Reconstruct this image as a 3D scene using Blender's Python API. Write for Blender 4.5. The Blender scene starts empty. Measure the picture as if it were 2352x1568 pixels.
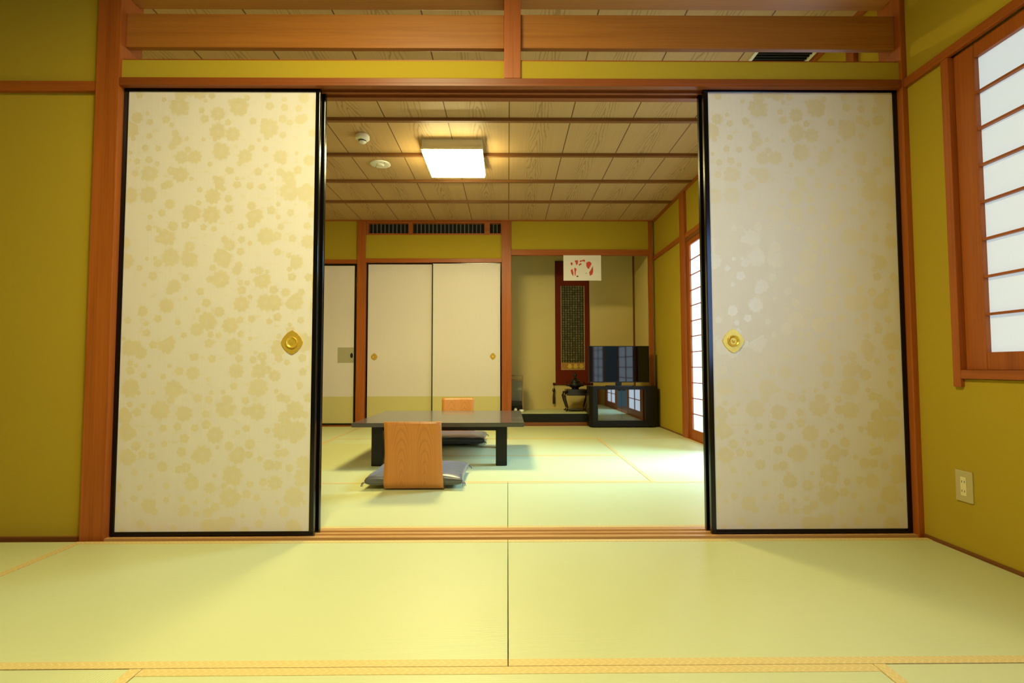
import bpy, bmesh, math, random
from mathutils import Vector, Matrix
random.seed(7)
SC = bpy.context.scene
COL = SC.collection
PI = math.pi

# ------------------------------------------------------------------ helpers
def srgb(r, g, b):
    f = lambda c: (c/255/12.92) if c/255 <= .04045 else ((c/255+.055)/1.055)**2.4
    return (f(r), f(g), f(b), 1)

def add_box(bm, x0, x1, y0, y1, z0, z1, bev=0.0):
    vs = [bm.verts.new(p) for p in ((x0,y0,z0),(x1,y0,z0),(x1,y1,z0),(x0,y1,z0),(x0,y0,z1),(x1,y0,z1),(x1,y1,z1),(x0,y1,z1))]
    fs = [bm.faces.new([vs[i] for i in q]) for q in ((0,3,2,1),(4,5,6,7),(0,1,5,4),(1,2,6,5),(2,3,7,6),(3,0,4,7))]
    if bev > 0:
        es = list({e for f in fs for e in f.edges})
        bmesh.ops.bevel(bm, geom=es, offset=bev, segments=2, affect='EDGES', profile=.6)

def box(x0, x1, y0, y1, z0, z1, bev=0.0):
    bm = bmesh.new(); add_box(bm, x0, x1, y0, y1, z0, z1, bev); return bm

def add_tube(bm, pts, rads, seg=10, cap=True):
    """round tube through pts; rads one number or one per point"""
    if not hasattr(rads, '__len__'): rads = [rads]*len(pts)
    pts = [Vector(p) for p in pts]; rings = []
    n = len(pts)
    up = Vector((0,0,1))
    for i, p in enumerate(pts):
        t = (pts[min(i+1,n-1)]-pts[max(i-1,0)]).normalized()
        a = up.cross(t)
        if a.length < 1e-3: a = Vector((1,0,0)).cross(t)
        a.normalize(); b = t.cross(a)
        rings.append([bm.verts.new(p+(a*math.cos(2*PI*k/seg)+b*math.sin(2*PI*k/seg))*rads[i]) for k in range(seg)])
    for r0, r1 in zip(rings, rings[1:]):
        for k in range(seg):
            f = bm.faces.new((r0[k], r0[(k+1)%seg], r1[(k+1)%seg], r1[k])); f.smooth = True
    if cap:
        bm.faces.new(rings[0][::-1]); bm.faces.new(rings[-1])

def add_lathe(bm, prof, c=(0,0,0), seg=32, axis='Z', smooth=True):
    rings = []
    for r, h in prof:
        ring = []
        for k in range(seg):
            a = 2*PI*k/seg
            p = (r*math.cos(a), r*math.sin(a), h)
            if axis == 'Y': p = (p[0], p[2], p[1])
            ring.append(bm.verts.new((p[0]+c[0], p[1]+c[1], p[2]+c[2])))
        rings.append(ring)
    for r0, r1 in zip(rings, rings[1:]):
        for k in range(seg):
            f = bm.faces.new((r0[k], r0[(k+1)%seg], r1[(k+1)%seg], r1[k])); f.smooth = smooth
    bm.faces.new(rings[0][::-1]); bm.faces.new(rings[-1])

def add_prism(bm, pts, d0, d1, plane='XZ'):
    """closed outline extruded between d0 and d1 along the remaining axis"""
    def P(a, b, d):
        return {'XZ':(a,d,b), 'XY':(a,b,d), 'YZ':(d,a,b)}[plane]
    lo = [bm.verts.new(P(a,b,d0)) for a,b in pts]; hi = [bm.verts.new(P(a,b,d1)) for a,b in pts]
    n = len(pts)
    bm.faces.new(lo); bm.faces.new(hi[::-1])
    for i in range(n): bm.faces.new((lo[i], hi[i], hi[(i+1)%n], lo[(i+1)%n]))

def obj(name, bm, mat, parent=None, loc=None, smooth=None):
    bmesh.ops.recalc_face_normals(bm, faces=bm.faces[:])
    me = bpy.data.meshes.new(name); bm.to_mesh(me); bm.free()
    if smooth:
        for p in me.polygons: p.use_smooth = True
    me.materials.append(mat)
    o = bpy.data.objects.new(name, me); COL.objects.link(o)
    if parent: o.parent = parent
    if loc: o.location = loc
    return o

def tag(o, label, cat, group=None, kind=None):
    o['label'] = label; o['category'] = cat
    if group: o['group'] = group
    if kind: o['kind'] = kind
    return o

def thing(name, label, cat, loc=(0,0,0), rotz=0, group=None, kind=None):
    o = bpy.data.objects.new(name, None); COL.objects.link(o)
    o.location = loc; o.rotation_euler = (0,0,rotz); o.empty_display_size = .1
    return tag(o, label, cat, group, kind)

def struct(name, bm, mat, label, cat, parent=None):
    o = obj(name, bm, mat, parent)
    return tag(o, label, cat, kind='structure')

def dup(root, loc, rotz, label, group=None):
    r = root.copy(); COL.objects.link(r); r.location = loc; r.rotation_euler = (0,0,rotz); r['label'] = label
    if group: r['group'] = group
    for ch in list(root.children):
        c = ch.copy(); COL.objects.link(c); c.parent = r
        for g in ch.children:
            d = g.copy(); COL.objects.link(d); d.parent = c
    return r

# ------------------------------------------------------------------ materials
class NT:
    def __init__(s, name):
        s.m = bpy.data.materials.new(name); s.m.use_nodes = True
        s.t = s.m.node_tree; s.n = s.t.nodes; s.b = s.n['Principled BSDF']
    def node(s, ty, **k):
        n = s.n.new(ty)
        for a, v in k.items(): setattr(n, a, v)
        return n
    def link(s, a, b): s.t.links.new(a, b)
    def val(s, sock, v):
        if hasattr(v, 'is_output'): s.link(v, sock)
        else: sock.default_value = v
    def math(s, op, a, b=None, c=None, clamp=False):
        n = s.node('ShaderNodeMath', operation=op); n.use_clamp = clamp
        s.val(n.inputs[0], a)
        if b is not None: s.val(n.inputs[1], b)
        if c is not None: s.val(n.inputs[2], c)
        return n.outputs[0]
    def coord(s, scale=(1,1,1), loc=(0,0,0)):
        tc = s.node('ShaderNodeTexCoord'); mp = s.node('ShaderNodeMapping')
        s.link(tc.outputs['Object'], mp.inputs[0]); mp.inputs['Scale'].default_value = scale; mp.inputs['Location'].default_value = loc
        return mp.outputs[0]
    def sep(s, v):
        n = s.node('ShaderNodeSeparateXYZ'); s.link(v, n.inputs[0]); return n.outputs
    def noise(s, v, scale=5, detail=3, rough=.5):
        n = s.node('ShaderNodeTexNoise'); s.link(v, n.inputs['Vector'])
        n.inputs['Scale'].default_value = scale; n.inputs['Detail'].default_value = detail; n.inputs['Roughness'].default_value = rough
        return n.outputs[0]
    def ramp(s, f, stops):
        n = s.node('ShaderNodeValToRGB'); s.val(n.inputs[0], f); e = n.color_ramp.elements
        while len(e) < len(stops): e.new(.5)
        for el, (p, c) in zip(e, stops):
            el.position = p; el.color = c if len(c) == 4 else (*c, 1)
        return n.outputs[0]
    def mix(s, f, a, b):
        n = s.node('ShaderNodeMix', data_type='RGBA'); s.val(n.inputs[0], f)
        for sk, v in ((n.inputs[6], a), (n.inputs[7], b)):
            if hasattr(v, 'is_output'): s.link(v, sk)
            else: sk.default_value = v if len(v) == 4 else (*v, 1)
        return n.outputs[2]
    def smooth(s, f, lo, hi):
        n = s.node('ShaderNodeMapRange', interpolation_type='SMOOTHSTEP'); s.val(n.inputs[0], f)
        n.inputs[1].default_value = lo; n.inputs[2].default_value = hi
        return n.outputs[0]
    def bump(s, h, strength=.2, dist=.002):
        n = s.node('ShaderNodeBump'); s.link(h, n.inputs['Height']); n.inputs['Strength'].default_value = strength; n.inputs['Distance'].default_value = dist
        s.link(n.outputs[0], s.b.inputs['Normal'])
    def out(s, color=None, rough=None, metal=None, spec=None, coat=None):
        for k, v in (('Base Color', color), ('Roughness', rough), ('Metallic', metal), ('Specular IOR Level', spec), ('Coat Weight', coat)):
            if v is None: continue
            if hasattr(v, 'is_output'): s.link(v, s.b.inputs[k])
            else: s.b.inputs[k].default_value = v if not isinstance(v, tuple) or len(v) == 4 else (*v, 1)
        return s.m

def plain(name, color, rough=.5, metal=0, spec=.5, coat=0, var=.06, scale=30):
    t = NT(name); f = t.noise(t.coord(), scale, 2)
    c = color[:3]
    col = t.mix(f, tuple(v*(1-var) for v in c), tuple(min(1, v*(1+var)) for v in c))
    return t.out(col, rough, metal, spec, coat)

def wood(name, axis, light, dark, rough=.42, fine=1.0):
    """grain runs along axis"""
    t = NT(name); k = {'X':(.35,7,7), 'Y':(7,.35,7), 'Z':(7,7,.35)}[axis]
    v = t.coord(tuple(a*fine for a in k))
    f = t.noise(v, 3.2, 5, .6)
    k2 = {'X':(1.2,70,70), 'Y':(70,1.2,70), 'Z':(70,70,1.2)}[axis]
    g = t.noise(t.coord(k2), 2.0, 2)
    f2 = t.math('MULTIPLY_ADD', g, .45, t.math('MULTIPLY', f, .7))
    col = t.ramp(f2, [(.32, dark), (.52, tuple((a+b)/2 for a, b in zip(light, dark))), (.75, light)])
    t.bump(g, .08, .001)
    return t.out(col, rough, spec=.4)

WL, WD = (.42,.110,.014), (.26,.060,.006)
M = {}
for ax in 'XYZ':
    M['wood'+ax] = wood('cedar_'+ax, ax, WL, WD)
    M['dark'+ax] = wood('dark_cedar_'+ax, ax, (.25,.090,.020), (.13,.040,.008))
M['beam'] = wood('transom_wood', 'X', (.44,.165,.024), (.32,.108,.013))
M['lintel'] = wood('lintel_wood', 'X', (.27,.068,.009), (.18,.041,.005))
M['sill'] = wood('sill_wood', 'X', (.62,.36,.12), (.46,.22,.06), .38)
M['batten'] = wood('batten_wood', 'X', (.25,.105,.028), (.15,.055,.012))

def plaster(name, c):
    t = NT(name); v = t.coord()
    f = t.noise(v, 1.3, 3); g = t.noise(v, 260, 3, .7)
    col = t.mix(f, tuple(x*.93 for x in c), tuple(x*1.05 for x in c))
    col = t.mix(t.math('MULTIPLY', g, .12), col, tuple(x*.6 for x in c))
    t.bump(g, .25, .0012)
    return t.out(col, .92, spec=.15)
M['wall'] = plaster('ochre_plaster', (.455,.328,.024))
M['alcove'] = plaster('alcove_plaster', (.70,.57,.22))
M['ceil_near'] = plain('ceiling_boards', (.13,.075,.03), .6)
M['low_bounce_wall'] = plain('low_bounce_dark', (.09,.04,.012), .5)  # unseen back wall, kept dark to lower the bounced light

# ceiling planks with a cathedral grain in every board (boards run along Y)
def plank_ceiling():
    t = NT('plank_ceiling'); v = t.coord(); x, y, z = t.sep(v)
    W, X0 = .4575, .014
    q = t.math('DIVIDE', t.math('SUBTRACT', x, X0), W)
    cell = t.math('FLOOR', q); u = t.math('SUBTRACT', t.math('SUBTRACT', q, cell), .5)
    comb = t.node('ShaderNodeCombineXYZ'); t.val(comb.inputs[0], t.math('MULTIPLY', x, 5.0)); t.val(comb.inputs[1], t.math('MULTIPLY', y, .9)); t.val(comb.inputs[2], cell)
    nz = t.noise(comb.outputs[0], 1.6, 3, .55)
    r = t.math('SQRT', t.math('ADD', t.math('POWER', t.math('MULTIPLY', u, 7.5), 2), .02))
    f = t.math('SUBTRACT', t.math('MULTIPLY_ADD', nz, 2.0, r), t.math('MULTIPLY', y, 1.15))
    f = t.math('ADD', f, t.math('MULTIPLY', cell, .37))
    ring = t.math('SINE', t.math('MULTIPLY', f, 17.0))
    line = t.smooth(ring, .35, 1.0)
    mask = t.smooth(t.math('ABSOLUTE', u), .22, .10)
    line = t.math('MULTIPLY', line, mask)
    comb2 = t.node('ShaderNodeCombineXYZ'); t.val(comb2.inputs[0], t.math('MULTIPLY', x, 55)); t.val(comb2.inputs[1], t.math('MULTIPLY', y, .7)); t.val(comb2.inputs[2], cell)
    fine = t.noise(comb2.outputs[0], 1.5, 2)
    col = t.mix(fine, (.45,.285,.115), (.53,.345,.150))
    col = t.mix(t.math('MULTIPLY', line, .60), col, (.25,.145,.045))
    seam = t.smooth(t.math('ABSOLUTE', t.math('SUBTRACT', t.math('ABSOLUTE', u), .5)), .011, .006)
    col = t.mix(seam, col, (.12,.055,.015))
    return t.out(col, .55, spec=.35)
M['planks'] = plank_ceiling()

def tatami():
    t = NT('tatami_rush'); v = t.coord(); x, y, z = t.sep(v)
    nz = t.noise(t.coord((2,40,1)), 3, 2)
    w = t.math('SINE', t.math('MULTIPLY_ADD', y, 900, t.math('MULTIPLY', nz, 1.2)))
    big = t.noise(v, 2.2, 3)
    blade = t.noise(t.coord((420,16,1)), 1, 2)
    col = t.mix(big, (.555,.598,.275), (.605,.640,.325))
    col = t.mix(t.math('MULTIPLY', t.smooth(w, .1, 1), .10), col, (.44,.45,.16))
    col = t.mix(t.math('MULTIPLY', blade, .16), col, (.60,.50,.16))
    t.bump(w, .10, .0008)
    return t.out(col, .44, spec=.5)
M['tatami'] = tatami()

def heri():
    t = NT('tatami_border'); v = t.coord(); x, y, z = t.sep(v)
    zig = t.math('ABSOLUTE', t.math('SUBTRACT', t.math('FRACT', t.math('MULTIPLY', y, 45)), .5))
    a = t.math('SINE', t.math('MULTIPLY', t.math('ADD', x, t.math('MULTIPLY', zig, .030)), 330))
    b = t.noise(t.coord((40,120,1)), 1, 2)
    col = t.mix(t.math('MULTIPLY', t.smooth(a, .2, .9), b), (.66,.50,.17), (.75,.62,.27))
    return t.out(col, .5, spec=.4)
M['heri'] = heri()

def fusuma_paper():
    """cream paper with a pattern of small glossy gold flowers and leaves"""
    t = NT('flowered_paper'); v = t.coord(); x, y, z = t.sep(v)
    cb = t.node('ShaderNodeCombineXYZ'); t.link(x, cb.inputs[0]); t.link(z, cb.inputs[1])
    flat = cb.outputs[0]
    def flowers(scale, R, petals, seed, keep):
        mp = t.node('ShaderNodeMapping'); t.link(flat, mp.inputs[0]); mp.inputs['Location'].default_value = (seed, seed*.37, 0)
        vo = t.node('ShaderNodeTexVoronoi', voronoi_dimensions='2D'); t.link(mp.outputs[0], vo.inputs['Vector']); vo.inputs['Scale'].default_value = scale; vo.inputs['Randomness'].default_value = .75
        sub = t.node('ShaderNodeVectorMath', operation='SUBTRACT'); t.link(mp.outputs[0], sub.inputs[0]); t.link(vo.outputs['Position'], sub.inputs[1])
        a, b, _ = t.sep(sub.outputs[0])
        ang = t.math('ARCTAN2', b, a); ln = t.math('SQRT', t.math('ADD', t.math('MULTIPLY', a, a), t.math('MULTIPLY', b, b)))
        cr, cg, cbb = t.sep(vo.outputs['Color'])
        pr = t.math('MULTIPLY_ADD', t.math('ABSOLUTE', t.math('COSINE', t.math('MULTIPLY_ADD', ang, petals/2, t.math('MULTIPLY', cr, 6)))), .24, .80)
        rr = t.math('DIVIDE', ln, t.math('MULTIPLY', pr, t.math('MULTIPLY_ADD', cg, R*.7, R*.55)))
        disc = t.smooth(rr, 1.12, .86)
        core = t.math('MULTIPLY_ADD', t.smooth(rr, .20, .34), .35, .65)
        return t.math('MULTIPLY', t.math('MULTIPLY', disc, core), t.math('GREATER_THAN', cbb, keep))
    f1 = flowers(10.5, .036, 9, 3.1, .36)
    f2 = flowers(17, .017, 5, 8.7, .30)
    lv = t.noise(t.coord((26,1,44)), 1.0, 2, .4)
    leaf = t.math('MULTIPLY', t.smooth(lv, .62, .68), .55)
    f = t.math('MAXIMUM', t.math('MAXIMUM', f1, f2), leaf)
    cloud = t.noise(t.coord((2.4,1,2.4)), 1, 2)
    f = t.math('MULTIPLY', f, t.math('MULTIPLY_ADD', cloud, .5, .55), clamp=True)
    vert = t.noise(t.coord((160,1,3)), 1, 2)
    base = t.mix(vert, (.75,.70,.60), (.79,.74,.64))
    col = t.mix(t.math('MULTIPLY', f, .52), base, (.80,.665,.22))
    rough = t.math('MULTIPLY_ADD', f, -.13, .48)
    return t.out(col, rough, t.math('MULTIPLY', f, .13), t.math('MULTIPLY_ADD', f, .5, .55))
M['flower_paper'] = fusuma_paper()

def closet_paper():
    t = NT('closet_paper'); x, y, z = t.sep(t.coord())
    n = t.noise(t.coord((120,1,4)), 1, 2)
    up = t.mix(n, (.71,.64,.56), (.76,.69,.60))
    dn = t.mix(n, (.58,.51,.20), (.63,.555,.23))
    return t.out(t.mix(t.smooth(z, .345, .353), dn, up), .5, spec=.4)
M['closet_paper'] = closet_paper()

M['lacquer'] = plain('black_lacquer', (.0035,.003,.0022), .17, 0, .42, 0)
M['black_satin'] = plain('black_satin', (.0045,.004,.003), .32, 0, .32)
M['gold'] = plain('gilt_metal', (.82,.55,.07), .36, .55, .5, var=.12, scale=90)
M['brass'] = plain('brass_pull', (.70,.47,.08), .4, .55, .5)
M['white_plastic'] = plain('white_plastic', (.78,.74,.60), .4, var=.02)
M['cream_plastic'] = plain('cream_plastic', (.80,.70,.40), .4, var=.02)
M['outlet_plate'] = plain('outlet_plate', (.52,.44,.20), .45, var=.03)
M['hole'] = plain('dark_hole', (.012,.010,.008), .8)
M['tv_screen'] = plain('tv_screen', (.003,.003,.004), .05, 0, .5, 0, 0)
M['paper'] = plain('white_card', (.80,.74,.62), .7, var=.03, scale=8)
M['ink'] = plain('red_ink', (.62,.06,.025), .7, var=.2, scale=60)
M['ink_dark'] = plain('dark_ink', (.10,.04,.015), .7)
M['maroon'] = plain('maroon_brocade', (.15,.022,.006), .85, 0, .1, var=.12, scale=120)
M['pale_trim'] = plain('pale_silk', (.48,.32,.15), .6)
M['bronze'] = plain('dark_bronze', (.012,.011,.008), .38, .3)
M['rosewood'] = plain('rosewood', (.020,.008,.005), .28, 0, .5, .3)
M['ceramic'] = plain('white_ceramic', (.80,.76,.62), .3)
M['stick'] = wood('case_wood', 'Z', (.34,.22,.06), (.22,.13,.03))
M['grey_card'] = plain('grey_card', (.40,.37,.22), .6)
M['slat'] = plain('grey_slat', (.13,.14,.10), .5)

def smoked_glass():
    t = NT('smoked_glass'); f = t.noise(t.coord(), 4, 1)
    m = t.out(t.mix(f, (.006,.006,.005), (.009,.008,.006)), .02, 0, .5)
    t.b.inputs['IOR'].default_value = 2.6
    return m
M['smoked'] = smoked_glass()

def clear_glass():
    t = NT('case_glass'); m = t.out((.95,.95,.92), .02)
    t.b.inputs['Transmission Weight'].default_value = 1; t.b.inputs['IOR'].default_value = 1.05
    return m
M['glass'] = clear_glass()

def table_top():
    t = NT('table_lacquer'); f = t.noise(t.coord((1.5,26,26)), 2.4, 4)
    return t.out(t.mix(f, (.060,.055,.040), (.090,.082,.058)), .20, 0, .5, .25)
M['table_top'] = table_top()

def ply(name, l, d):
    t = NT(name); v = t.coord(); x, y, z = t.sep(v)
    n = t.noise(t.coord((5,2,2.0)), 2.0, 3)
    ax = t.math('ABSOLUTE', t.math('SUBTRACT', t.math('ABSOLUTE', x), .068))
    low = t.smooth(z, .26, .10)      # the arches stretch into long flames towards the foot
    par = t.math('MULTIPLY', t.math('MULTIPLY', ax, ax), t.math('MULTIPLY_ADD', low, 900, 420))
    f = t.math('ADD', t.math('ADD', t.math('MULTIPLY', z, 7.5), par), t.math('MULTIPLY', n, .55))
    ring = t.smooth(t.math('SINE', t.math('MULTIPLY', f, 13)), .0, 1)
    ring = t.math('MULTIPLY', ring, t.smooth(ax, .075, .030))
    fine = t.noise(t.coord((160,2,2)), 1, 2)
    col = t.mix(fine, d, l)
    col = t.mix(t.math('MULTIPLY', ring, .30), col, tuple(c*.62 for c in d))
    return t.out(col, .33, spec=.45)
M['ply'] = ply('bent_plywood', (.60,.245,.048), (.50,.180,.030))

def cushion_cloth():
    t = NT('cushion_cloth'); v = t.coord()
    f = t.noise(v, 7, 3); w = t.noise(t.coord((300,300,300)), 1, 2)
    col = t.mix(f, (.050,.054,.056), (.072,.075,.074))
    t.bump(t.noise(v, 22, 3), .35, .006)
    m = t.out(col, .36, spec=.9)
    t.b.inputs['Sheen Weight'].default_value = .3
    return m
M['cushion'] = cushion_cloth()

def scroll_text():
    """dark green-black silk with columns of tiny brushed characters"""
    t = NT('scroll_text'); x, y, z = t.sep(t.coord())
    cx, cz = t.math('DIVIDE', x, .036), t.math('DIVIDE', z, .0325)
    fx = t.math('ABSOLUTE', t.math('SUBTRACT', t.math('FRACT', cx), .5)); fz = t.math('ABSOLUTE', t.math('SUBTRACT', t.math('FRACT', cz), .5))
    inside = t.math('MULTIPLY', t.smooth(fx, .36, .30), t.smooth(fz, .40, .34))
    st = t.noise(t.coord((150,1,170)), 1, 2)
    cell = t.node('ShaderNodeCombineXYZ'); t.val(cell.inputs[0], t.math('FLOOR', cx)); t.val(cell.inputs[1], t.math('FLOOR', cz))
    wn = t.node('ShaderNodeTexWhiteNoise', noise_dimensions='2D'); t.link(cell.outputs[0], wn.inputs['Vector'])
    ink = t.math('MULTIPLY', t.math('MULTIPLY', inside, t.smooth(st, .46, .56)), t.math('MULTIPLY_ADD', wn.outputs[0], .6, .4))
    base = t.mix(t.noise(t.coord((90,1,90)), 1, 2), (.022,.024,.010), (.040,.038,.014))
    return t.out(t.mix(ink, base, (.42,.34,.13)), .7, spec=.08)
M['scroll_text'] = scroll_text()

def emitter(name, col, strength):
    m = bpy.data.materials.new(name); m.use_nodes = True; n = m.node_tree.nodes; n.clear()
    o = n.new('ShaderNodeOutputMaterial'); e = n.new('ShaderNodeEmission'); e.inputs[0].default_value = (*col, 1); e.inputs[1].default_value = strength
    m.node_tree.links.new(e.outputs[0], o.inputs[0]); return m
M['lamp_far'] = emitter('lit_diffuser', (.96, .84, .40), 84)
M['lamp_near'] = emitter('lit_diffuser_near', (.96, .84, .42), 92)
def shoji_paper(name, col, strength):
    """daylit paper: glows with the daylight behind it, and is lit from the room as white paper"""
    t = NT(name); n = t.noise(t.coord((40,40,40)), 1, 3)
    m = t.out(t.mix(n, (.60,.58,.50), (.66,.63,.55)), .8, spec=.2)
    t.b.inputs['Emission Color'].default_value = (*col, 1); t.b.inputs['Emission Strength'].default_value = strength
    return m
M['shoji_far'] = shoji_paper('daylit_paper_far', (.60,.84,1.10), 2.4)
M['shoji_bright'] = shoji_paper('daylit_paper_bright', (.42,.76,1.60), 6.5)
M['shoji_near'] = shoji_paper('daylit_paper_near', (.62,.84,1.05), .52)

# ------------------------------------------------------------------ floor, ceilings, walls
struct('floor', box(-2.9, 2.05, -2.5, 7.2, -.12, -.052), M['darkX'], 'wooden subfloor under the straw mats of both rooms', 'floor')
struct('ceiling', box(-2.8, 1.95, 2.305, 6.33, 2.555, 2.60), M['planks'], 'grained plank ceiling of the far room', 'ceiling')
struct('ceiling', box(-2.8, 1.95, -2.4, 2.30, 2.62, 2.66), M['ceil_near'], 'board ceiling of the near room above the camera', 'ceiling')

# near room
NR = 1.775; FR = 1.84; YP = 2.17; YB = 6.25
struct('wall_left', box(-2.80, -2.72, -2.4, 2.30, -.05, 2.62), M['wall'], 'ochre plaster left wall of the near room', 'wall')
struct('wall_back', box(-2.80, 1.95, -2.45, -2.37, -.05, 2.62), M['low_bounce_wall'], 'unseen wall behind the camera, made dark to lower the bounced light', 'wall')
bm = bmesh.new()
add_box(bm, NR, NR+.09, -2.37, 2.30, -.05, .67); add_box(bm, NR, NR+.09, -2.37, 2.30, 1.975, 2.62)
add_box(bm, NR, NR+.09, 1.965, 2.30, .67, 1.975); add_box(bm, NR, NR+.09, -2.37, -.34, .67, 1.975)
struct('wall_right', bm, M['wall'], 'ochre plaster right wall of the near room around the paper window', 'wall')
struct('wall_front', box(-2.72, -1.80, 2.20, 2.30, -.05, 2.62), M['wall'], 'ochre plaster wall beside the left post', 'wall')
struct('wall_front', box(-1.70, -.014, 2.185, 2.285, 1.992, 2.078), M['wall'], 'ochre plaster strip over the lintel left of the short post', 'wall')
struct('wall_front', box(.060, 1.751, 2.185, 2.285, 1.992, 2.078), M['wall'], 'ochre plaster strip over the lintel right of the short post', 'wall')
# far room
bm = bmesh.new()
add_box(bm, FR, FR+.09, 5.18, 6.42, -.05, 2.60); add_box(bm, FR, FR+.09, 2.30, 2.60, -.05, 2.60); add_box(bm, FR, FR+.09, 2.60, 5.18, 2.05, 2.60)
struct('wall_right', bm, M['wall'], 'ochre plaster right wall of the far room around the tall paper screens', 'wall')
struct('wall_left', box(-2.80, -2.72, 2.30, 6.33, -.05, 2.60), M['wall'], 'ochre plaster left wall of the far room', 'wall')
bm = bmesh.new(); add_box(bm, -2.72, -1.87, YB+.012, YB+.09, 2.06, 2.556)
struct('wall_far', bm, M['wall'], 'ochre plaster panel above the single far door left of the post', 'wall')
struct('wall_far', box(-1.77, -.07, YB+.012, YB+.09, 2.076, 2.375), M['wall'], 'ochre plaster panel between closet doors and slatted transom', 'wall')
struct('wall_far', box(.04, 1.80, YB+.012, YB+.09, 2.186, 2.556), M['wall'], 'ochre plaster panel above the alcove', 'wall')
struct('wall_far', box(-2.72, .0, YB+.10, YB+.14, -.05, 2.60), M['wall'], 'closet wall behind the far sliding doors', 'wall')
# alcove
struct('wall_alcove_back', box(.0, 1.90, 6.98, 7.06, -.05, 2.60), M['alcove'], 'pale olive back wall of the alcove', 'wall')
struct('wall_alcove_left', box(-.06, .0, YB+.14, 6.98, -.05, 2.60), M['alcove'], 'pale olive left side wall of the alcove', 'wall')
struct('wall_alcove_right', box(1.762, 1.84, YB+.05, 6.98, -.05, 2.60), M['alcove'], 'pale olive right side wall of the alcove', 'wall')
struct('ceiling', box(-.06, 1.90, YB+.09, 7.06, 2.40, 2.44), M['ceil_near'], 'dark board ceiling inside the alcove', 'ceiling')
struct('floor', box(.0, 1.0, 6.30, 6.98, .118, .148), M['tatami'], 'raised straw matted floor of the alcove', 'floor')

# ------------------------------------------------------------------ trims (posts, lintels, beams, battens)
_tn = [0]
def trim(bm, mat, label, cat='trim'):
    _tn[0] += 1
    return struct('trim_%d' % _tn[0], bm, M[mat], label, cat)
# partition between the rooms
trim(box(-1.802,-1.700, YP,2.305, -.05,2.62, .003), 'woodZ', 'thick orange-brown post left of the big sliding doors', 'post')
trim(box(1.751,1.786, YP,2.305, -.05,2.62, .003), 'woodZ', 'slim brown corner post right of the big sliding doors', 'post')
trim(box(-.014,.060, YP,2.30, 1.992,2.62, .003), 'woodZ', 'short square post standing on the middle of the lintel', 'post')
bm = bmesh.new()
add_box(bm, -1.70,1.751, YP,2.302, 1.968,1.992, .002)
for a, b in ((YP,2.196),(2.228,2.238),(2.270,2.302)): add_box(bm, -1.70,1.751, a,b, 1.957,1.9685)
trim(bm, 'lintel', 'long grooved lintel over the big sliding doors', 'lintel')
trim(box(-1.70,-.014, 2.190,2.26, 2.078,2.086), 'woodX', 'thin rail on the plaster strip left of the short post', 'rail')
trim(box(.060,1.751, 2.190,2.26, 2.078,2.086), 'woodX', 'thin rail on the plaster strip right of the short post', 'rail')
trim(box(-1.70,-.014, 2.203,2.229, 2.148,2.303, .003), 'beam', 'wide transom board left of the short post', 'beam')
trim(box(.060,1.751, 2.203,2.229, 2.150,2.305, .003), 'beam', 'wide transom board right of the short post', 'beam')
trim(box(-1.70,-.014, 2.195,2.285, 2.382,2.50, .003), 'beam', 'topmost transom beam left of the short post', 'beam')
trim(box(.060,1.751, 2.195,2.285, 2.388,2.50, .003), 'beam', 'topmost transom beam right of the short post', 'beam')
struct('wall_front', box(-1.70, 1.751, 2.20, 2.28, 2.50, 2.62), M['wall'], 'ochre plaster band above the topmost transom beams', 'wall')
bm = bmesh.new()
add_box(bm, -1.70,1.751, 2.176,2.302, -.05,-.004)
for a, b in ((2.176,2.197),(2.225,2.240),(2.268,2.302)): add_box(bm, -1.70,1.751, a,b, -.005,.002, .0008)
trim(bm, 'sill', 'pale grooved wooden door sill between the rooms', 'sill')
trim(box(-2.72,-1.802, 2.178,2.20, 1.935,1.979, .002), 'woodX', 'wall rail meeting the thick left post', 'rail')
trim(box(NR-.018,NR, -2.37,YP, 1.955,1.992, .002), 'woodY', 'wall rail running along the right wall above the paper window', 'rail')
def baseboard(n, bm, mat, label): return struct('baseboard_'+n, bm, M[mat], label, 'baseboard')
baseboard('right', box(NR-.010,NR, -2.37,2.165, -.05,.011), 'darkY', 'thin dark floor edging along the right wall of the near room')
baseboard('front', box(-2.72,-1.802, 2.188,2.20, -.05,.006), 'darkX', 'thin dark floor edging under the wall left of the thick post')
# near window frame (fixed surround)
trim(box(NR-.016,NR+.09, 1.951,1.984, .640,1.955, .003), 'woodZ', 'upright surround of the near paper window with its foot', 'trim')
trim(box(NR-.016,NR+.09, -.34,1.951, .672,.706, .003), 'woodY', 'sill of the near paper window', 'sill')
# far room
def post(x0,x1,y0,y1,z1,label): return trim(box(x0,x1,y0,y1,-.05,z1,.003), 'woodZ', label, 'post')
post(-1.870,-1.768, YB-.012,YB+.098, 2.556, 'far post between the single far door and the closet doors')
post(-.073,.046, YB-.012,YB+.098, 2.556, 'far post between the closet doors and the alcove')
post(1.765,1.812, YB-.006,YB+.06, 2.556, 'slim far corner post right of the alcove')
trim(box(-1.768,-.073, YB,YB+.09, 2.028,2.076, .002), 'woodX', 'lintel over the two closet doors', 'lintel')
trim(box(-2.72,-1.870, YB,YB+.09, 2.012,2.062, .002), 'woodX', 'lintel over the single far door', 'lintel')
trim(box(.046,1.765, YB-.004,YB+.06, 2.118,2.186, .002), 'woodX', 'orange-brown lintel across the top of the alcove', 'lintel')
trim(box(-2.72,FR, YB-.030,YB+.09, 2.548,2.600, .002), 'woodX', 'cornice under the ceiling at the far wall', 'cornice')
trim(box(FR-.028,FR, 2.30,YB-.03, 2.530,2.556, .002), 'woodY', 'cornice under the ceiling on the far right wall', 'cornice')
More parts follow.
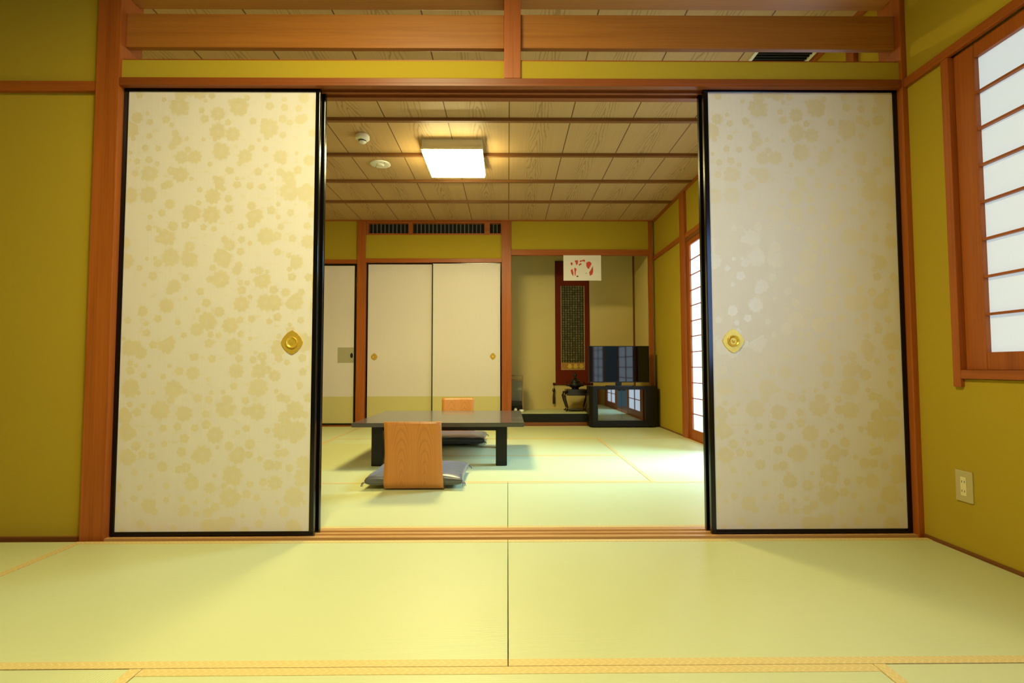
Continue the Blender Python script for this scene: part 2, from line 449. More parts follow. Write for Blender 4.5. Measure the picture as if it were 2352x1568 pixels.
trim(box(FR-.020,FR, 5.25,YB-.006, 2.050,2.100, .002), 'woodY', 'rail along the wall between the tall paper screens and the alcove', 'rail')
trim(box(FR-.026,FR+.09, 5.115,5.262, -.05,2.53, .003), 'woodZ', 'post at the far end of the tall paper screens', 'post')
trim(box(FR-.026,FR+.09, 2.56,2.62, -.05,2.53, .003), 'woodZ', 'post at the near end of the tall paper screens', 'post')
trim(box(FR-.018,FR+.09, 2.62,5.115, 2.040,2.085, .002), 'woodY', 'upper rail over the tall paper screens', 'lintel')
trim(box(FR-.010,FR+.09, 2.62,5.115, 2.005,2.040, .002), 'darkY', 'grooved head over the tall paper screens', 'lintel')
trim(box(FR-.010,FR+.09, 2.62,5.115, -.05,.004, .001), 'woodY', 'sill under the tall paper screens', 'sill')
baseboard('right', box(FR-.010,FR, 5.262,6.2, -.05,.010), 'darkY', 'thin dark floor edging along the far right wall')
trim(box(.046,1.005, YB+.022,YB+.060, .040,.143, .003), 'black_satin', 'black lacquered step edge of the alcove', 'step')
trim(box(.046,1.005, YB+.024,YB+.060, -.05,.040), 'darkX', 'brown board under the black alcove step', 'board')
trim(box(1.742,1.762, 6.955,6.98, .148,2.40), 'darkZ', 'dark corner strip in the back right corner of the alcove', 'post')
trim(box(-1.768,-.073, YB+.01,YB+.09, -.05,.012), 'woodX', 'sill under the two closet doors', 'sill')
trim(box(-2.72,-1.870, YB+.01,YB+.09, -.05,.012), 'woodX', 'sill under the single far door', 'sill')
LB = ['nearest the lintel','second from the lintel','third from the lintel','fourth from the lintel','fifth from the lintel, nearest the far wall']
for k, yb in enumerate((3.04, 3.655, 4.27, 4.885, 5.50)):
    trim(box(-2.72, FR-.028, yb-.017, yb+.017, 2.530, 2.555, .002), 'batten', 'brown batten across the plank ceiling, '+LB[k], 'batten')

# ------------------------------------------------------------------ straw mats
def mat_thing(x0, x1, y0, y1, label, along='X', group='straw mats'):
    g = .0012; cx, cy = (x0+x1)/2, (y0+y1)/2
    L, W = ((x1-x0)-2*g, (y1-y0)-2*g) if along == 'X' else ((y1-y0)-2*g, (x1-x0)-2*g)
    t = thing('tatami_mat', label, 'straw mat', (cx,cy,-.051), 0 if along == 'X' else PI/2, group)
    obj('mat_body', box(-L/2, L/2, -W/2, W/2, 0, .0505, .0012), M['tatami'], t)
    for s in (-1, 1):
        a, b = sorted((s*(W/2+.0002), s*(W/2-.029)))
        obj('cloth_border', box(-L/2-.0002, L/2+.0002, a, b, .002, .0516, .0006), M['heri'], t, None)
    return t
NG = 'straw mats of the near room'; FG = 'straw mats of the far room'
mat_thing(-1.757,0, 1.252,2.147, 'long straw mat in front of the left flowered door', 'X', NG)
mat_thing(0,1.764, 1.252,2.147, 'long straw mat in front of the right flowered door', 'X', NG)
mat_thing(-.875,.884, .357,1.252, 'straw mat at the bottom centre of the photo, nearest the camera', 'X', NG)
mat_thing(-1.757,-.875, -.51,1.252, 'straw mat in the bottom left corner, turned away from the camera', 'Y', NG)
mat_thing(.884,1.764, -.51,1.252, 'straw mat in the bottom right corner by the window wall', 'Y', NG)
mat_thing(-2.64,-1.757, .39,2.147, 'straw mat at the left edge before the plaster wall', 'Y', NG)
mat_thing(-.875,.884, -.51,.357, 'straw mat directly under the camera', 'X', NG)
mat_thing(-2.64,-1.757, -1.37,.39, 'straw mat behind the left edge mat', 'Y', NG)
mat_thing(-1.757,.0, -1.39,-.51, 'straw mat behind the camera on the left', 'X', NG)
mat_thing(.0,1.764, -1.39,-.51, 'straw mat behind the camera on the right', 'X', NG)
R0, R1, R2, R3, R4 = 2.304, 3.205, 4.165, 5.125, 6.225
mat_thing(-1.757,0, R0,R1, 'far room straw mat just over the sill, left of the centre seam', 'X', FG)
mat_thing(0,1.826, R0,R1, 'far room straw mat just over the sill, right of the centre seam', 'X', FG)
mat_thing(-2.64,-1.757, R0,R2, 'far room straw mat hidden behind the left flowered door', 'Y', FG)
mat_thing(-.88,.900, R1,R2, 'far room straw mat under the front half of the low table', 'X', FG)
mat_thing(.900,1.826, R1,R3, 'far room straw mat along the tall paper screens', 'Y', FG)
mat_thing(-.88,.900, R2,R3, 'far room straw mat under the rear half of the low table', 'X', FG)
mat_thing(-1.757,-.88, R1,R3, 'far room straw mat left of the low table', 'Y', FG)
mat_thing(.0,1.826, R3,R4, 'far room straw mat before the alcove and television', 'X', FG)
mat_thing(-1.757,0, R3,R4, 'far room straw mat before the two closet doors', 'X', FG)
mat_thing(-2.64,-1.757, R2,R4, 'far room straw mat before the single far door', 'Y', FG)

# ------------------------------------------------------------------ sliding doors
def pull_plate(cx, cy, cz, rx, rz, parent, mat, cup=True):
    """lobed diamond finger pull facing -Y with a round dished cup"""
    n = 64; pts = []
    for k in range(n):
        a = 2*PI*k/n
        r = (abs(math.cos(a))**1.42+abs(math.sin(a))**1.42)**(-1/1.42)*(.985+.015*math.cos(12*a))
        pts.append((cx+rx*r*math.cos(a)*1.0, cz+rz*r*math.sin(a)))
    bm = bmesh.new(); add_prism(bm, pts, cy-.004, cy+.001, 'XZ')
    bmesh.ops.bevel(bm, geom=[e for e in bm.edges if all(abs(v.co.y-(cy-.004)) < 1e-5 for v in e.verts)], offset=.0015, segments=2, affect='EDGES')
    o = obj('finger_pull', bm, mat, parent)
    if cup:
        bm = bmesh.new(); R = rx*.50
        add_lathe(bm, [(R, .0), (R*1.04, -.0045), (R*.98, -.0062), (R*.90, -.0058), (R*.86, -.0022), (R*.55, -.0006), (R*.30, -.0010), (R*.12, -.0022), (.0004, -.0026)], (cx, cy-.004, cz), 40, 'Y')
        obj('cup', bm, mat, o)
    return o

def sliding_door(n, x0, x1, z0, z1, y0, th, label, stile=.020, rail=.017, paper='flower_paper', pull=None, pull_size=(.048,.053), top=None):
    top = top or rail
    d = thing('door_%d' % n, label, 'sliding door', ((x0+x1)/2, y0+th/2, z0), 0, None, 'structure')
    w = (x1-x0)/2; h = z1-z0; t = th/2
    fr = bmesh.new()
    add_box(fr, -w, -w+stile, -t, t, 0, h, .0025); add_box(fr, w-stile, w, -t, t, 0, h, .0025)
    add_box(fr, -w+stile, w-stile, -t*.92, t*.92, 0, rail, .0015); add_box(fr, -w+stile, w-stile, -t*.92, t*.92, h-top, h, .0015)
    obj('frame', fr, M['lacquer'], d)
    p = obj('paper_panel', box(-w+stile, w-stile, -t*.62, t*.62, rail, h-top), M[paper], d)
    if pull:
        pull_plate(pull[0]-(x0+x1)/2, -t*.62, pull[1]-z0, pull_size[0], pull_size[1], d, M['gold'] if paper == 'flower_paper' else M['brass'])
    return d
sliding_door(1, -1.699,-.832, .004,1.966, 2.200,.022, 'left flowered sliding door with gold finger pull, bright front panel', top=.021, pull=(-.938,.829))
sliding_door(2, -1.690,-.824, .004,1.962, 2.243,.022, 'rear sliding door showing only its black edge behind the left flowered door')
sliding_door(3, .878,1.750, .004,1.966, 2.200,.022, 'right flowered sliding door with gold finger pull, beside the corner post', top=.0165, pull=(.989,.833))
sliding_door(4, .872,1.745, .004,1.962, 2.243,.022, 'rear sliding door showing only its black edge behind the right flowered door')
d5 = sliding_door(5, -2.715,-1.886, .013,2.010, YB+.020,.022, 'single far sliding door with square grey pull patch, left of the far post', paper='closet_paper', rail=.022)
obj('pull_patch', box(-2.105+2.3005, -1.908+2.3005, -.0095, -.004, .765, .955), M['grey_card'], d5)
bm = bmesh.new(); add_lathe(bm, [(.0005,.0), (.012,.0), (.016,-.003), (.0005,-.003)], (0,0,0), 24, 'Y')
for v in bm.verts: v.co.z *= 1.9
for v in bm.verts: v.co += Vector((-1.932+2.3005, -.0095, .855))
obj('oval_pull', bm, M['bronze'], d5)
sliding_door(6, -1.760,-.929, .013,2.024, YB+.052,.022, 'left closet sliding door in the far wall, plain paper', paper='closet_paper', pull=(-1.662,.852), pull_size=(.042,.045), stile=.014, rail=.012)
sliding_door(7, -.943,-.080, .013,2.026, YB+.022,.022, 'right closet sliding door in the far wall, behind the far floor chair', paper='closet_paper', pull=(-.184,.855), pull_size=(.040,.044), stile=.012, rail=.010)

# ------------------------------------------------------------------ paper windows
def shoji_leaf(n, X, y0, y1, z0, z1, bot, top, stile, rows, cols, paper, label, first=None, pitch=None, cat='paper screen'):
    """leaf in the plane x = X (room side at -x); y0 < y1"""
    d = thing('window_%d' % n, label, cat, (X, (y0+y1)/2, z0), 0, None, 'structure')
    w = (y1-y0)/2; h = z1-z0; t = .014
    f = bmesh.new()
    add_box(f, -t, t, -w, -w+stile, 0, h, .002); add_box(f, -t, t, w-stile, w, 0, h, .002)
    add_box(f, -t*.95, t*.95, -w+stile, w-stile, 0, bot, .002); add_box(f, -t*.95, t*.95, -w+stile, w-stile, h-top, h, .002)
    obj('frame', f, M['woodZ'], d)
    iz0, iz1 = bot, h-top
    lt = bmesh.new()
    for k in range(1, rows):
        z = iz0+(iz1-iz0)*k/rows if first is None else first+pitch*(k-1)-z0
        add_box(lt, -.011, .004, -w+stile, w-stile, z-.0045, z+.0045)
    for k in range(1, cols):
        y = -w+stile+(2*w-2*stile)*k/cols
        add_box(lt, -.010, .004, y-.0045, y+.0045, iz0, iz1)
    obj('lattice', lt, M['woodY'], d)
    obj('paper', box(.0045, .0065, -w+stile, w-stile, iz0, iz1), M[paper], d)
    return d
XW = NR+.022
shoji_leaf(1, XW, .83,1.949, .7065,1.954, .066,.056, .085, 8, 3, 'shoji_near', 'near right window leaf of backlit paper with horizontal bars', first=.914, pitch=.1413)
shoji_leaf(2, XW+.032, -.33,.87, .7065,1.954, .066,.056, .085, 8, 3, 'shoji_bright', 'near right window leaf outside the frame toward the camera', first=.914, pitch=.1413)
ys = (5.112, 4.277, 3.442, 2.622)
XS = FR+.012
for k in range(3):
    y1, y0 = ys[k], ys[k+1]
    shoji_leaf(3+k, XS+(.031 if k == 1 else 0), (4.262,4.275,2.622)[k], (5.112,5.112,3.442)[k], .005,2.004, .095,.055, .062, 12, 2, 'shoji_far',
        ('tall daylit paper screen on the far right wall, next to the post', 'tall paper screen slid open behind the one next to the post', 'nearest tall paper screen hidden behind the right flowered door')[k])
# unseen opaque panel, added so that no sky shows at the window joints
struct('sky_block_panel', box(NR+.088,NR+.10, -2.4,2.2, -.05,2.62), M['ceil_near'], 'added opaque panel blocking the sky beyond the near paper window', 'wall')
struct('floor', box(FR+.095,3.4, 2.0,5.6, -.14,-.06), M['darkY'], 'veranda boards outside the tall paper screens', 'floor')
L = bpy.data.lights.new('sky_daylight', 'AREA'); L.shape = 'RECTANGLE'; L.size = 2.6; L.size_y = 1.7; L.energy = 760; L.color = (.34,.62,1.0)
lo = bpy.data.objects.new('sky_daylight', L); COL.objects.link(lo); lo.location = (3.7,4.15,2.75)
lo.rotation_euler = (Vector((.6,3.55,.2))-Vector(lo.location)).to_track_quat('-Z','Y').to_euler()

# ------------------------------------------------------------------ slatted transom in the far wall
tg = thing('transom_grille', 'slatted wooden transom grille high on the far wall above the closet doors', 'grille', (-.92, YB+.045, 2.375))
fr = bmesh.new(); x0, x1 = -1.768+.92, -.073+.92
add_box(fr, x0,x1, -.035,.03, 0,.020); add_box(fr, x0,x1, -.035,.03, .148,.172)
for a, b in ((x0,x0+.028),(-1.242+.92,-1.186+.92),(-.290+.92,-.222+.92),(x1-.012,x1)): add_box(fr, a,b, -.034,.03, .02,.148)
obj('frame', fr, M['woodX'], tg)
obj('backing', box(x0,x1, .030,.036, 0,.172), M['hole'], tg)
for a, b, n in ((-1.740+.92,-1.242+.92,9),(-1.186+.92,-.290+.92,17),(-.222+.92,-.085+.92,2)):
    for k in range(1, n+1):
        x = a+(b-a)*k/(n+1); obj('slat', box(x-.005,x+.005, -.006,.012, .02,.148), M['slat'], tg)

# ------------------------------------------------------------------ ceiling things
def ceiling_lamp(loc, label, mat, grp=None, side=-.080):
    t = thing('ceiling_lamp', label, 'ceiling lamp', loc, 0, grp)
    obj('housing', box(-.242,.242, -.275,.275, -.062,0, .004), M['cream_plastic'], t)
    bm = bmesh.new(); n = 12       # shallow domed box diffuser
    P = {}
    for i in range(n+1):
        for j in range(n+1):
            u, v = i/n*2-1, j/n*2-1
            P[i,j] = bm.verts.new((u*.240, v*.273, -.106-.020*(1-u*u)*(1-v*v)**.5))
    for i in range(n):
        for j in range(n): bm.faces.new((P[i,j],P[i+1,j],P[i+1,j+1],P[i,j+1])).smooth = True
    rim = [P[i,0] for i in range(n+1)]+[P[n,j] for j in range(1,n+1)]+[P[i,n] for i in range(n-1,-1,-1)]+[P[0,j] for j in range(n-1,0,-1)]
    top = [bm.verts.new((v.co.x,v.co.y,side)) for v in rim]
    for k in range(len(rim)): bm.faces.new((rim[k],rim[(k+1)%len(rim)],top[(k+1)%len(rim)],top[k]))
    bm.faces.new(top)
    obj('diffuser', bm, mat, t)
    fr = bmesh.new(); 
    for (a,b,c,d) in ((-.247,.247,-.280,-.272),(-.247,.247,.272,.280),(-.247,-.239,-.272,.272),(.239,.247,-.272,.272)): add_box(fr, a,b,c,d, side-.005,-.062)
    obj('rim', fr, M['cream_plastic'], t)
    return t
ceiling_lamp((-.447,4.265,2.555), 'glowing square ceiling lamp over the low table', M['lamp_far'])
ceiling_lamp((-.45,.85,2.62), 'square ceiling lamp of the near room, above the frame of the photo', M['lamp_near'], None, -.104)
sd = thing('smoke_detector', 'small white domed smoke detector on the plank ceiling', 'smoke detector', (-1.145,3.92,2.555))
bm = bmesh.new(); add_lathe(bm, [(.048,0),(.055,-.010),(.055,-.034),(.046,-.042),(.001,-.042)], seg=32); obj('body', bm, M['white_plastic'], sd)
bm = bmesh.new(); add_lathe(bm, [(.030,-.042),(.030,-.060),(.024,-.066),(.001,-.068)], seg=32); cap = obj('sensor_cap', bm, M['white_plastic'], sd)
bm = bmesh.new(); add_lathe(bm, [(.0306,-.055),(.0306,-.047),(.025,-.047),(.025,-.055)], seg=32); obj('vent_ring', bm, M['hole'], cap)
ds = thing('ceiling_speaker', 'flat round white ceiling disc nearer the lamp', 'speaker', (-1.148,4.49,2.555))
bm = bmesh.new(); add_lathe(bm, [(.092,0),(.092,-.005),(.080,-.010),(.060,-.009),(.001,-.009)], seg=40); obj('plate', bm, M['white_plastic'], ds)
bm = bmesh.new(); add_lathe(bm, [(.034,-.009),(.034,-.013),(.020,-.018),(.001,-.019)], seg=32); obj('center_cap', bm, M['ceramic'], ds)
for a in (.4, .4+PI):
    bm = bmesh.new(); add_lathe(bm, [(.005,-.0095),(.005,-.0112),(.0005,-.0112)], (.068*math.cos(a+2), .068*math.sin(a+2), 0), 12)
    obj('screw', bm, M['bronze'], ds)
av = thing('ceiling_vent', 'dark rectangular ceiling vent seen through the transom gap at the right', 'vent', (1.63,2.86,2.555))
fr = bmesh.new()
for (a,b,c,d) in ((-.19,.17,-.115,-.095),(-.19,.17,.095,.115),(-.19,-.17,-.095,.095),(.15,.17,-.095,.095)): add_box(fr, a,b,c,d, -.012,0)
obj('frame', fr, M['white_plastic'], av)
sl = bmesh.new(); add_box(sl, -.17,.15, -.095,.095, -.002,0)
for k in range(7): add_box(sl, -.17,.15, -.085+k*.026,-.079+k*.026, -.010,-.002)
obj('louvres', sl, M['hole'], av)

# ------------------------------------------------------------------ power outlet
po = thing('power_outlet', 'double power outlet with cream sockets on the right wall', 'outlet', (NR, 1.968, .255))
bm = box(-.006,0, -.037,.037, -.060,.060, .0025); obj('plate', bm, M['outlet_plate'], po)
so = obj('socket', box(-.0085,-.005, -.012,.012, -.036,.036, .001), M['cream_plastic'], po)
for z in (-.018, .018):
    for y in (-.0055, .0055): obj('slot', box(-.0089,-.0080, y-.001,y+.001, z-.004,z+.004), M['hole'], so)

# ------------------------------------------------------------------ low table
TX, TY = -.503, 4.17
tb = thing('low_table', 'low black lacquered table with grey glossy top in the far room', 'table', (TX,TY,.0005))
hx, hy = .622, .512
bm = bmesh.new()
add_prism(bm, [(-hx,-hy),(hx,-hy),(hx,hy),(-hx,hy)], .290, .320, 'XY')
bmesh.ops.bevel(bm, geom=[e for e in bm.edges], offset=.004, segments=2, affect='EDGES')
obj('tabletop', bm, M['table_top'], tb)
bm = bmesh.new()
lx0, lx1, ly0, ly1 = -.495, .497, -.440, .440; lw = .082
add_box(bm, lx0+lw,lx1-lw, ly0+.015,ly0+.045, .255,.2895); add_box(bm, lx0+lw,lx1-lw, ly1-.045,ly1-.015, .255,.2895)
add_box(bm, lx0+.015,lx0+.045, ly0+lw,ly1-lw, .255,.2895); add_box(bm, lx1-.045,lx1-.015, ly0+lw,ly1-lw, .255,.2895)
obj('apron', bm, M['black_satin'], tb)
for x in (lx0, lx1-lw):
    for y in (ly0, ly1-lw):
        obj('leg', box(x, x+lw, y, y+lw, 0, .2895, .005), M['black_satin'], tb)

# ------------------------------------------------------------------ legless floor chairs
def floor_chair(loc, rotz, label):
    """bent plywood: origin under the back's foot; the back faces -Y, the seat runs to +Y"""
    t = thing('floor_chair', label, 'floor chair', loc, rotz, 'legless plywood chairs')
    prof = []                                   # (y, z, half width) along the centre line of the sheet
    for k in range(8): prof.append((.40-.345*k/7, .0065, .170+.003*k/7))
    for k in range(1, 9):                       # bend
        a = PI/2*k/9; R = .052
        prof.append((.055-R*math.sin(a), .0065+R*(1-math.cos(a)), .174))
    z0 = .0065+.052
    for k in range(15):
        s = k/14; z = z0+(.403-z0)*s
        y = .003-.022*math.sin(s*PI*.55)*.4-.052*max(0, s-.25)**1.5
        prof.append((y, z, .1735-.0075*min(1, s*2.2)))
    def sheet(i0, i1, th, nm, mat):
        bm = bmesh.new(); nx = 10; rows = []
        for i in range(i0, i1):
            a, b = prof[max(i-1,0)], prof[min(i+1,len(prof)-1)]
            ty, tz = b[0]-a[0], b[1]-a[1]; L = math.hypot(ty, tz); ny, nz = -tz/L, ty/L
            y, z, w = prof[i]
            s = min(1, (len(prof)-1-i)/1.5)
            fr = [];  bk = []
            for j in range(nx+1):
                u = j/nx*2-1
                c = .010*(u*u)*(1 if z > .08 else 0)*min(1, (z-.08)/.2 if z > .08 else 0)  # slight hollow across the back
                fr.append(bm.verts.new((u*w, y+ny*th/2+c, z+nz*th/2))); bk.append(bm.verts.new((u*w, y-ny*th/2+c, z-nz*th/2)))
            rows.append((fr, bk))
        for (f0,b0),(f1,b1) in zip(rows, rows[1:]):
            for j in range(nx):
                bm.faces.new((f0[j],f0[j+1],f1[j+1],f1[j])).smooth = True
                bm.faces.new((b0[j],b1[j],b1[j+1],b0[j+1])).smooth = True
            bm.faces.new((f0[0],f1[0],b1[0],b0[0])); bm.faces.new((f0[nx],b0[nx],b1[nx],f1[nx]))
        for f, b in (rows[0], rows[-1]):
            for j in range(nx): bm.faces.new((f[j],b[j],b[j+1],f[j+1]))
        return obj(nm, bm, mat, t)
    sheet(0, 9, .011, 'seat', M['ply'])
    sheet(8, len(prof), .011, 'backrest', M['ply'])
    return t
fc = floor_chair((-.552, 2.985, .0015), 0, 'plywood floor chair nearest the camera, its back turned to us')
dup(fc, (-.512, 5.215, .0015), PI, 'plywood floor chair on the far side of the low table, facing us', 'legless plywood chairs')

def cushion(loc, rotz, label, hx=.290, hy=.250, th=.078):
    t = thing('floor_cushion', label, 'cushion', loc, rotz, 'square floor cushions')
    bm = bmesh.new(); n = 26; top = {}; bot = {}
    for i in range(n+1):
        for j in range(n+1):
            u, v = i/n*2-1, j/n*2-1
            u, v = (math.copysign(1-(1-abs(q))**1.7, q) for q in (u, v))
            pu = 1-abs(u)**6; pv = 1-abs(v)**6
            h = (max(pu,0)*max(pv,0))**.30
            # sides drawn in a little between the corners
            x = u*hx*(1-.025*(1-v*v)*abs(u)); y = v*hy*(1-.03*(1-u*u)*abs(v))
            puck = 1-.06*math.exp(-(u*u+v*v)*14)
            wr = .0022*math.sin(13*u+7*v)*abs(u*v)+.0020*math.sin(21*v-9*u)*max(abs(u),abs(v))**3
            top[i,j] = bm.verts.new((x, y, th*.50+th*.50*h*puck*(1-.06*max(abs(u),abs(v))**2)+wr))
            edge = i in (0,n) or j in (0,n)
            bot[i,j] = top[i,j] if edge else bm.verts.new((x, y, th*.50-th*.50*h**.7))
    for i in range(n):
        for j in range(n):
            bm.faces.new((top[i,j],top[i+1,j],top[i+1,j+1],top[i,j+1])).smooth = True
            bm.faces.new((bot[i,j],bot[i,j+1],bot[i+1,j+1],bot[i+1,j])).smooth = True
    obj('cover', bm, M['cushion'], t)
    for sx in (-1,1):
        for sy in (-1,1):
            b = bmesh.new()
            for q in range(3):
                a = (q-1)*.5+math.atan2(sy*hy, sx*hx)
                add_tube(b, [(sx*(hx-.004), sy*(hy-.004), th*.42), (sx*(hx-.004)+.018*math.cos(a), sy*(hy-.004)+.018*math.sin(a), th*.33), (sx*(hx-.004)+.024*math.cos(a), sy*(hy-.004)+.024*math.sin(a), th*.10)], [.0028,.0026,.0012], 6)
            obj('corner_tassel', b, M['cushion'], t)
    return t
cu = cushion((-.556, 3.262, .0140), 0, 'dark grey floor cushion on the floor chair nearest the camera')
dup(cu, (-.500, 4.880, .0140), PI, 'dark navy floor cushion beyond the low table, on the far floor chair', 'square floor cushions')

# ------------------------------------------------------------------ television and cabinet
cb = thing('tv_cabinet', 'black television cabinet with glass doors in the right corner', 'cabinet', (1.385, 6.15, 0))
bx = bmesh.new()
def plan(o=0.0): return [(-.370,-.120),(.365,-.120),(.415,-.075),(.415,.115),(-.408,.115),(-.408,-.070)]
def hexa(bm, z0, z1): add_prism(bm, plan(), z0, z1, 'XY')
hexa(bx, .012,.082); hexa(bx, .452,.489)
add_prism(bx, [(-.370,-.120),(-.312,-.120),(-.312,.115),(-.408,.115),(-.408,-.070)], .082,.452, 'XY')
add_prism(bx, [(.255,-.120),(.365,-.120),(.415,-.075),(.415,.115),(.255,.115)], .082,.452, 'XY')
add_box(bx, -.312,.255, .100,.115, .082,.452)
bmesh.ops.bevel(bx, geom=[e for e in bx.edges if e.calc_length() > .3 or abs(e.verts[0].co.z-e.verts[1].co.z) > .02], offset=.003, segments=2, affect='EDGES')
obj('body', bx, M['black_satin'], cb)
obj('shelf', box(-.311,.254, -.06,.099, .26,.272), M['black_satin'], cb)
for a, b, s in ((-.311,-.0290,-.05),(-.0275,.254,-.008)):
    d = obj('glass_door', box(a, b, -.119,-.113, .084,.450), M['smoked'], cb)
    obj('catch', box(b-.045 if s == -.05 else a+.005, b-.004 if s == -.05 else a+.046, -.1245,-.1185, .436,.450, .001), M['black_satin'], d)
for x in (-.33, .33):
    for y in (-.05, .09): obj('foot', box(x-.02,x+.02, y-.02,y+.02, 0,.0125), M['black_satin'], cb)
tv = thing('television', 'flat black television standing on the cabinet in the right corner', 'television', (1.337, 6.12, .4895), math.radians(2.0))
bm = box(-.366,.368, -.050,-.012, .046,.484, .003); add_box(bm, -.22,.22, -.012,.020, .10,.40, .006)
obj('casing', bm, M['black_satin'], tv)
obj('screen', box(-.358,.360, -.0512,-.0495, .056,.476), M['tv_screen'], tv)
st = box(-.035,.035, -.030,-.008, .008,.06, .003); obj('neck', st, M['black_satin'], tv)
bm = bmesh.new(); add_prism(bm, [(-.15,-.095),(.15,-.095),(.17,-.06),(.12,.06),(-.12,.06),(-.17,-.06)], 0,.010, 'XY'); obj('stand_base', bm, M['lacquer'], tv)

# ------------------------------------------------------------------ alcove things
AZ = .1482
sc = thing('hanging_scroll', 'tall maroon hanging scroll with dark text panel in the alcove', 'scroll', (.897, 6.967, .485))
obj('mounting', box(-.237,.236, -.004,.004, .004,1.70), M['maroon'], sc)
obj('text_panel', box(-.152,.160, -.0065,-.003, .296,1.36), M['scroll_text'], sc)
gb = obj('gold_band', box(-.160,.168, -.0062,-.003, .204,.296), plain('gold_brocade', (.42,.20,.03), .5, .2, var=.25, scale=70), sc)
bm = bmesh.new()
for cx in (-.040,.040,.120):
    pts = []
    for k in range(24):
        a = 2*PI*k/24; r = .036*(.86+.14*math.cos(6*a)); pts.append((cx+r*math.cos(a), .244+r*.95*math.sin(a)+(.008 if 4 <= k <= 8 else 0)))
    add_prism(bm, pts, -.0076,-.006, 'XZ')
obj('flower_motif', bm, M['gold'], gb)
bm = bmesh.new()
for a, b in ((-.160,-.152),(.160,.168)): add_box(bm, a,b, -.0068,-.003, .204,1.36)
add_box(bm, -.160,.168, -.0068,-.003, .196,.204)
obj('silk_edging', bm, M['pale_trim'], sc)
bm = bmesh.new(); add_tube(bm, [(-.250,-.002,.004),(.249,-.002,.004)], .0125, 14); rl = obj('roller', bm, M['maroon'], sc)
for s in (-1, 1):
    bm = bmesh.new(); add_tube(bm, [(s*.248,-.002,.004),(s*.253,-.002,.004),(s*.272,-.002,.004),(s*.276,-.002,.004)], [.013,.017,.017,.012], 14); obj('roller_knob', bm, M['rosewood'], rl)
bm = bmesh.new(); add_tube(bm, [(-.237,0,1.70),(.236,0,1.70)], .007, 10); add_tube(bm, [(-.1,0,1.70),(0,.004,1.80),(.1,0,1.70)], .0025, 6); obj('top_rod', bm, M['rosewood'], sc)
tw = thing('scroll_weight', 'dark tassel weight hanging from the left end of the scroll roller', 'tassel', (.632, 6.945, .2225))
bm = bmesh.new(); add_tube(bm, [(0,0,.20),(.002,0,.25),(0,.010,.285)], .0025, 6); obj('cord', bm, M['maroon'], tw)
bm = bmesh.new(); add_lathe(bm, [(.003,.150),(.016,.160),(.021,.180),(.016,.200),(.003,.210)], seg=20); obj('bead', bm, M['rosewood'], tw)
bm = bmesh.new(); add_lathe(bm, [(.016,.0),(.017,.06),(.015,.11),(.010,.130),(.012,.140),(.004,.152)], seg=18)
for k in range(8): add_tube(bm, [(.013*math.cos(k*PI/4),.013*math.sin(k*PI/4),.01),(.014*math.cos(k*PI/4),.014*math.sin(k*PI/4),-.012+.006*(k%3))], .002, 5)
obj('tassel', bm, plain('tassel_thread', (.05,.02,.012), .8), tw)

# print hanging under the alcove lintel
PW, PH = .471, .3185
pr = thing('hanging_print', 'white paper with red shapes hanging from the alcove lintel before the scroll', 'print', (.6985, YB+.004, 1.798))
obj('paper_sheet', box(0,PW, 0,.003, 0,PH), M['paper'], pr)
shapes = [
 [(570,545),(600,532),(640,530),(660,600),(630,650),(585,632)],
 [(750,450),(895,445),(880,560),(850,635),(790,610),(800,560),(770,520)],
 [(960,455),(1070,450),(1090,420),(1190,430),(1170,520),(1120,480),(1000,500),(965,535)],
 [(930,600),(1000,560),(1050,600),(980,640),(920,680)],
 [(1240,540),(1340,492),(1400,505),(1470,570),(1440,640),(1340,805),(1270,740),(1240,650)],
 [(1520,680),(1532,900),(1490,1030),(1440,1050),(1390,1075),(1360,930),(1420,850)],
 [(570,850),(650,790),(690,950),(680,1100),(610,1000)],
 [(720,740),(760,770),(790,755),(825,820),(790,900),(770,1080),(740,1050),(735,900)]]
def poly(bm, pts):
    add_prism(bm, [((x-265)/1605*PW, (1270-y)/1030*PH) for x, y in pts], -.0008, .0005, 'XZ')
bm = bmesh.new()
for s in shapes: poly(bm, s)
obj('red_ink_shapes', bm, M['ink'], pr)
bm = bmesh.new(); poly(bm, [(810,1085),(860,1062),(910,1105),(850,1135)]); obj('dark_ink_spot', bm, M['ink_dark'], pr)
bm = bmesh.new(); poly(bm, [(1200,965),(1260,960),(1270,975),(1210,985)]); obj('dark_ink_spot', bm, M['ink_dark'], pr)

# carved stand with incense burner
sx, sy = .888, 6.62
sd = thing('carved_stand', 'small dark carved stand with curved legs on the alcove floor', 'stand', (sx, sy, AZ))
bm = bmesh.new()
rnd = lambda r, n=8, k=.03: [((r-k)*a+k*math.cos(t), (r-k)*b+k*math.sin(t)) for a, b, t0 in ((1,1,0),(-1,1,PI/2),(-1,-1,PI),(1,-1,1.5*PI)) for t in (t0+PI/2*q/n for q in range(n+1))]
add_prism(bm, rnd(.135), .262,.285, 'XY'); add_prism(bm, rnd(.120), .250,.262, 'XY')
obj('top', bm, M['rosewood'], sd)
bm = bmesh.new()
for s in (-1, 1):
    add_box(bm, -.105,.105, s*.112-.006,s*.112+.006, .205,.252); add_box(bm, s*.112-.006,s*.112+.006, -.105,.105, .205,.252)
obj('apron', bm, M['rosewood'], sd)
for ax in (-1, 1):
    for ay in (-1, 1):
        b = bmesh.new()
        pts = [(.118,.250),(.150,.240),(.160,.205),(.150,.150),(.132,.095),(.118,.050),(.118,.022),(.134,.010),(.146,.014)]
        add_tube(b, [(ax*r*.98, ay*r*.72, z) for r, z in pts], [.013,.017,.016,.0145,.013,.012,.012,.010,.006], 10)
        obj('leg', b, M['rosewood'], sd)
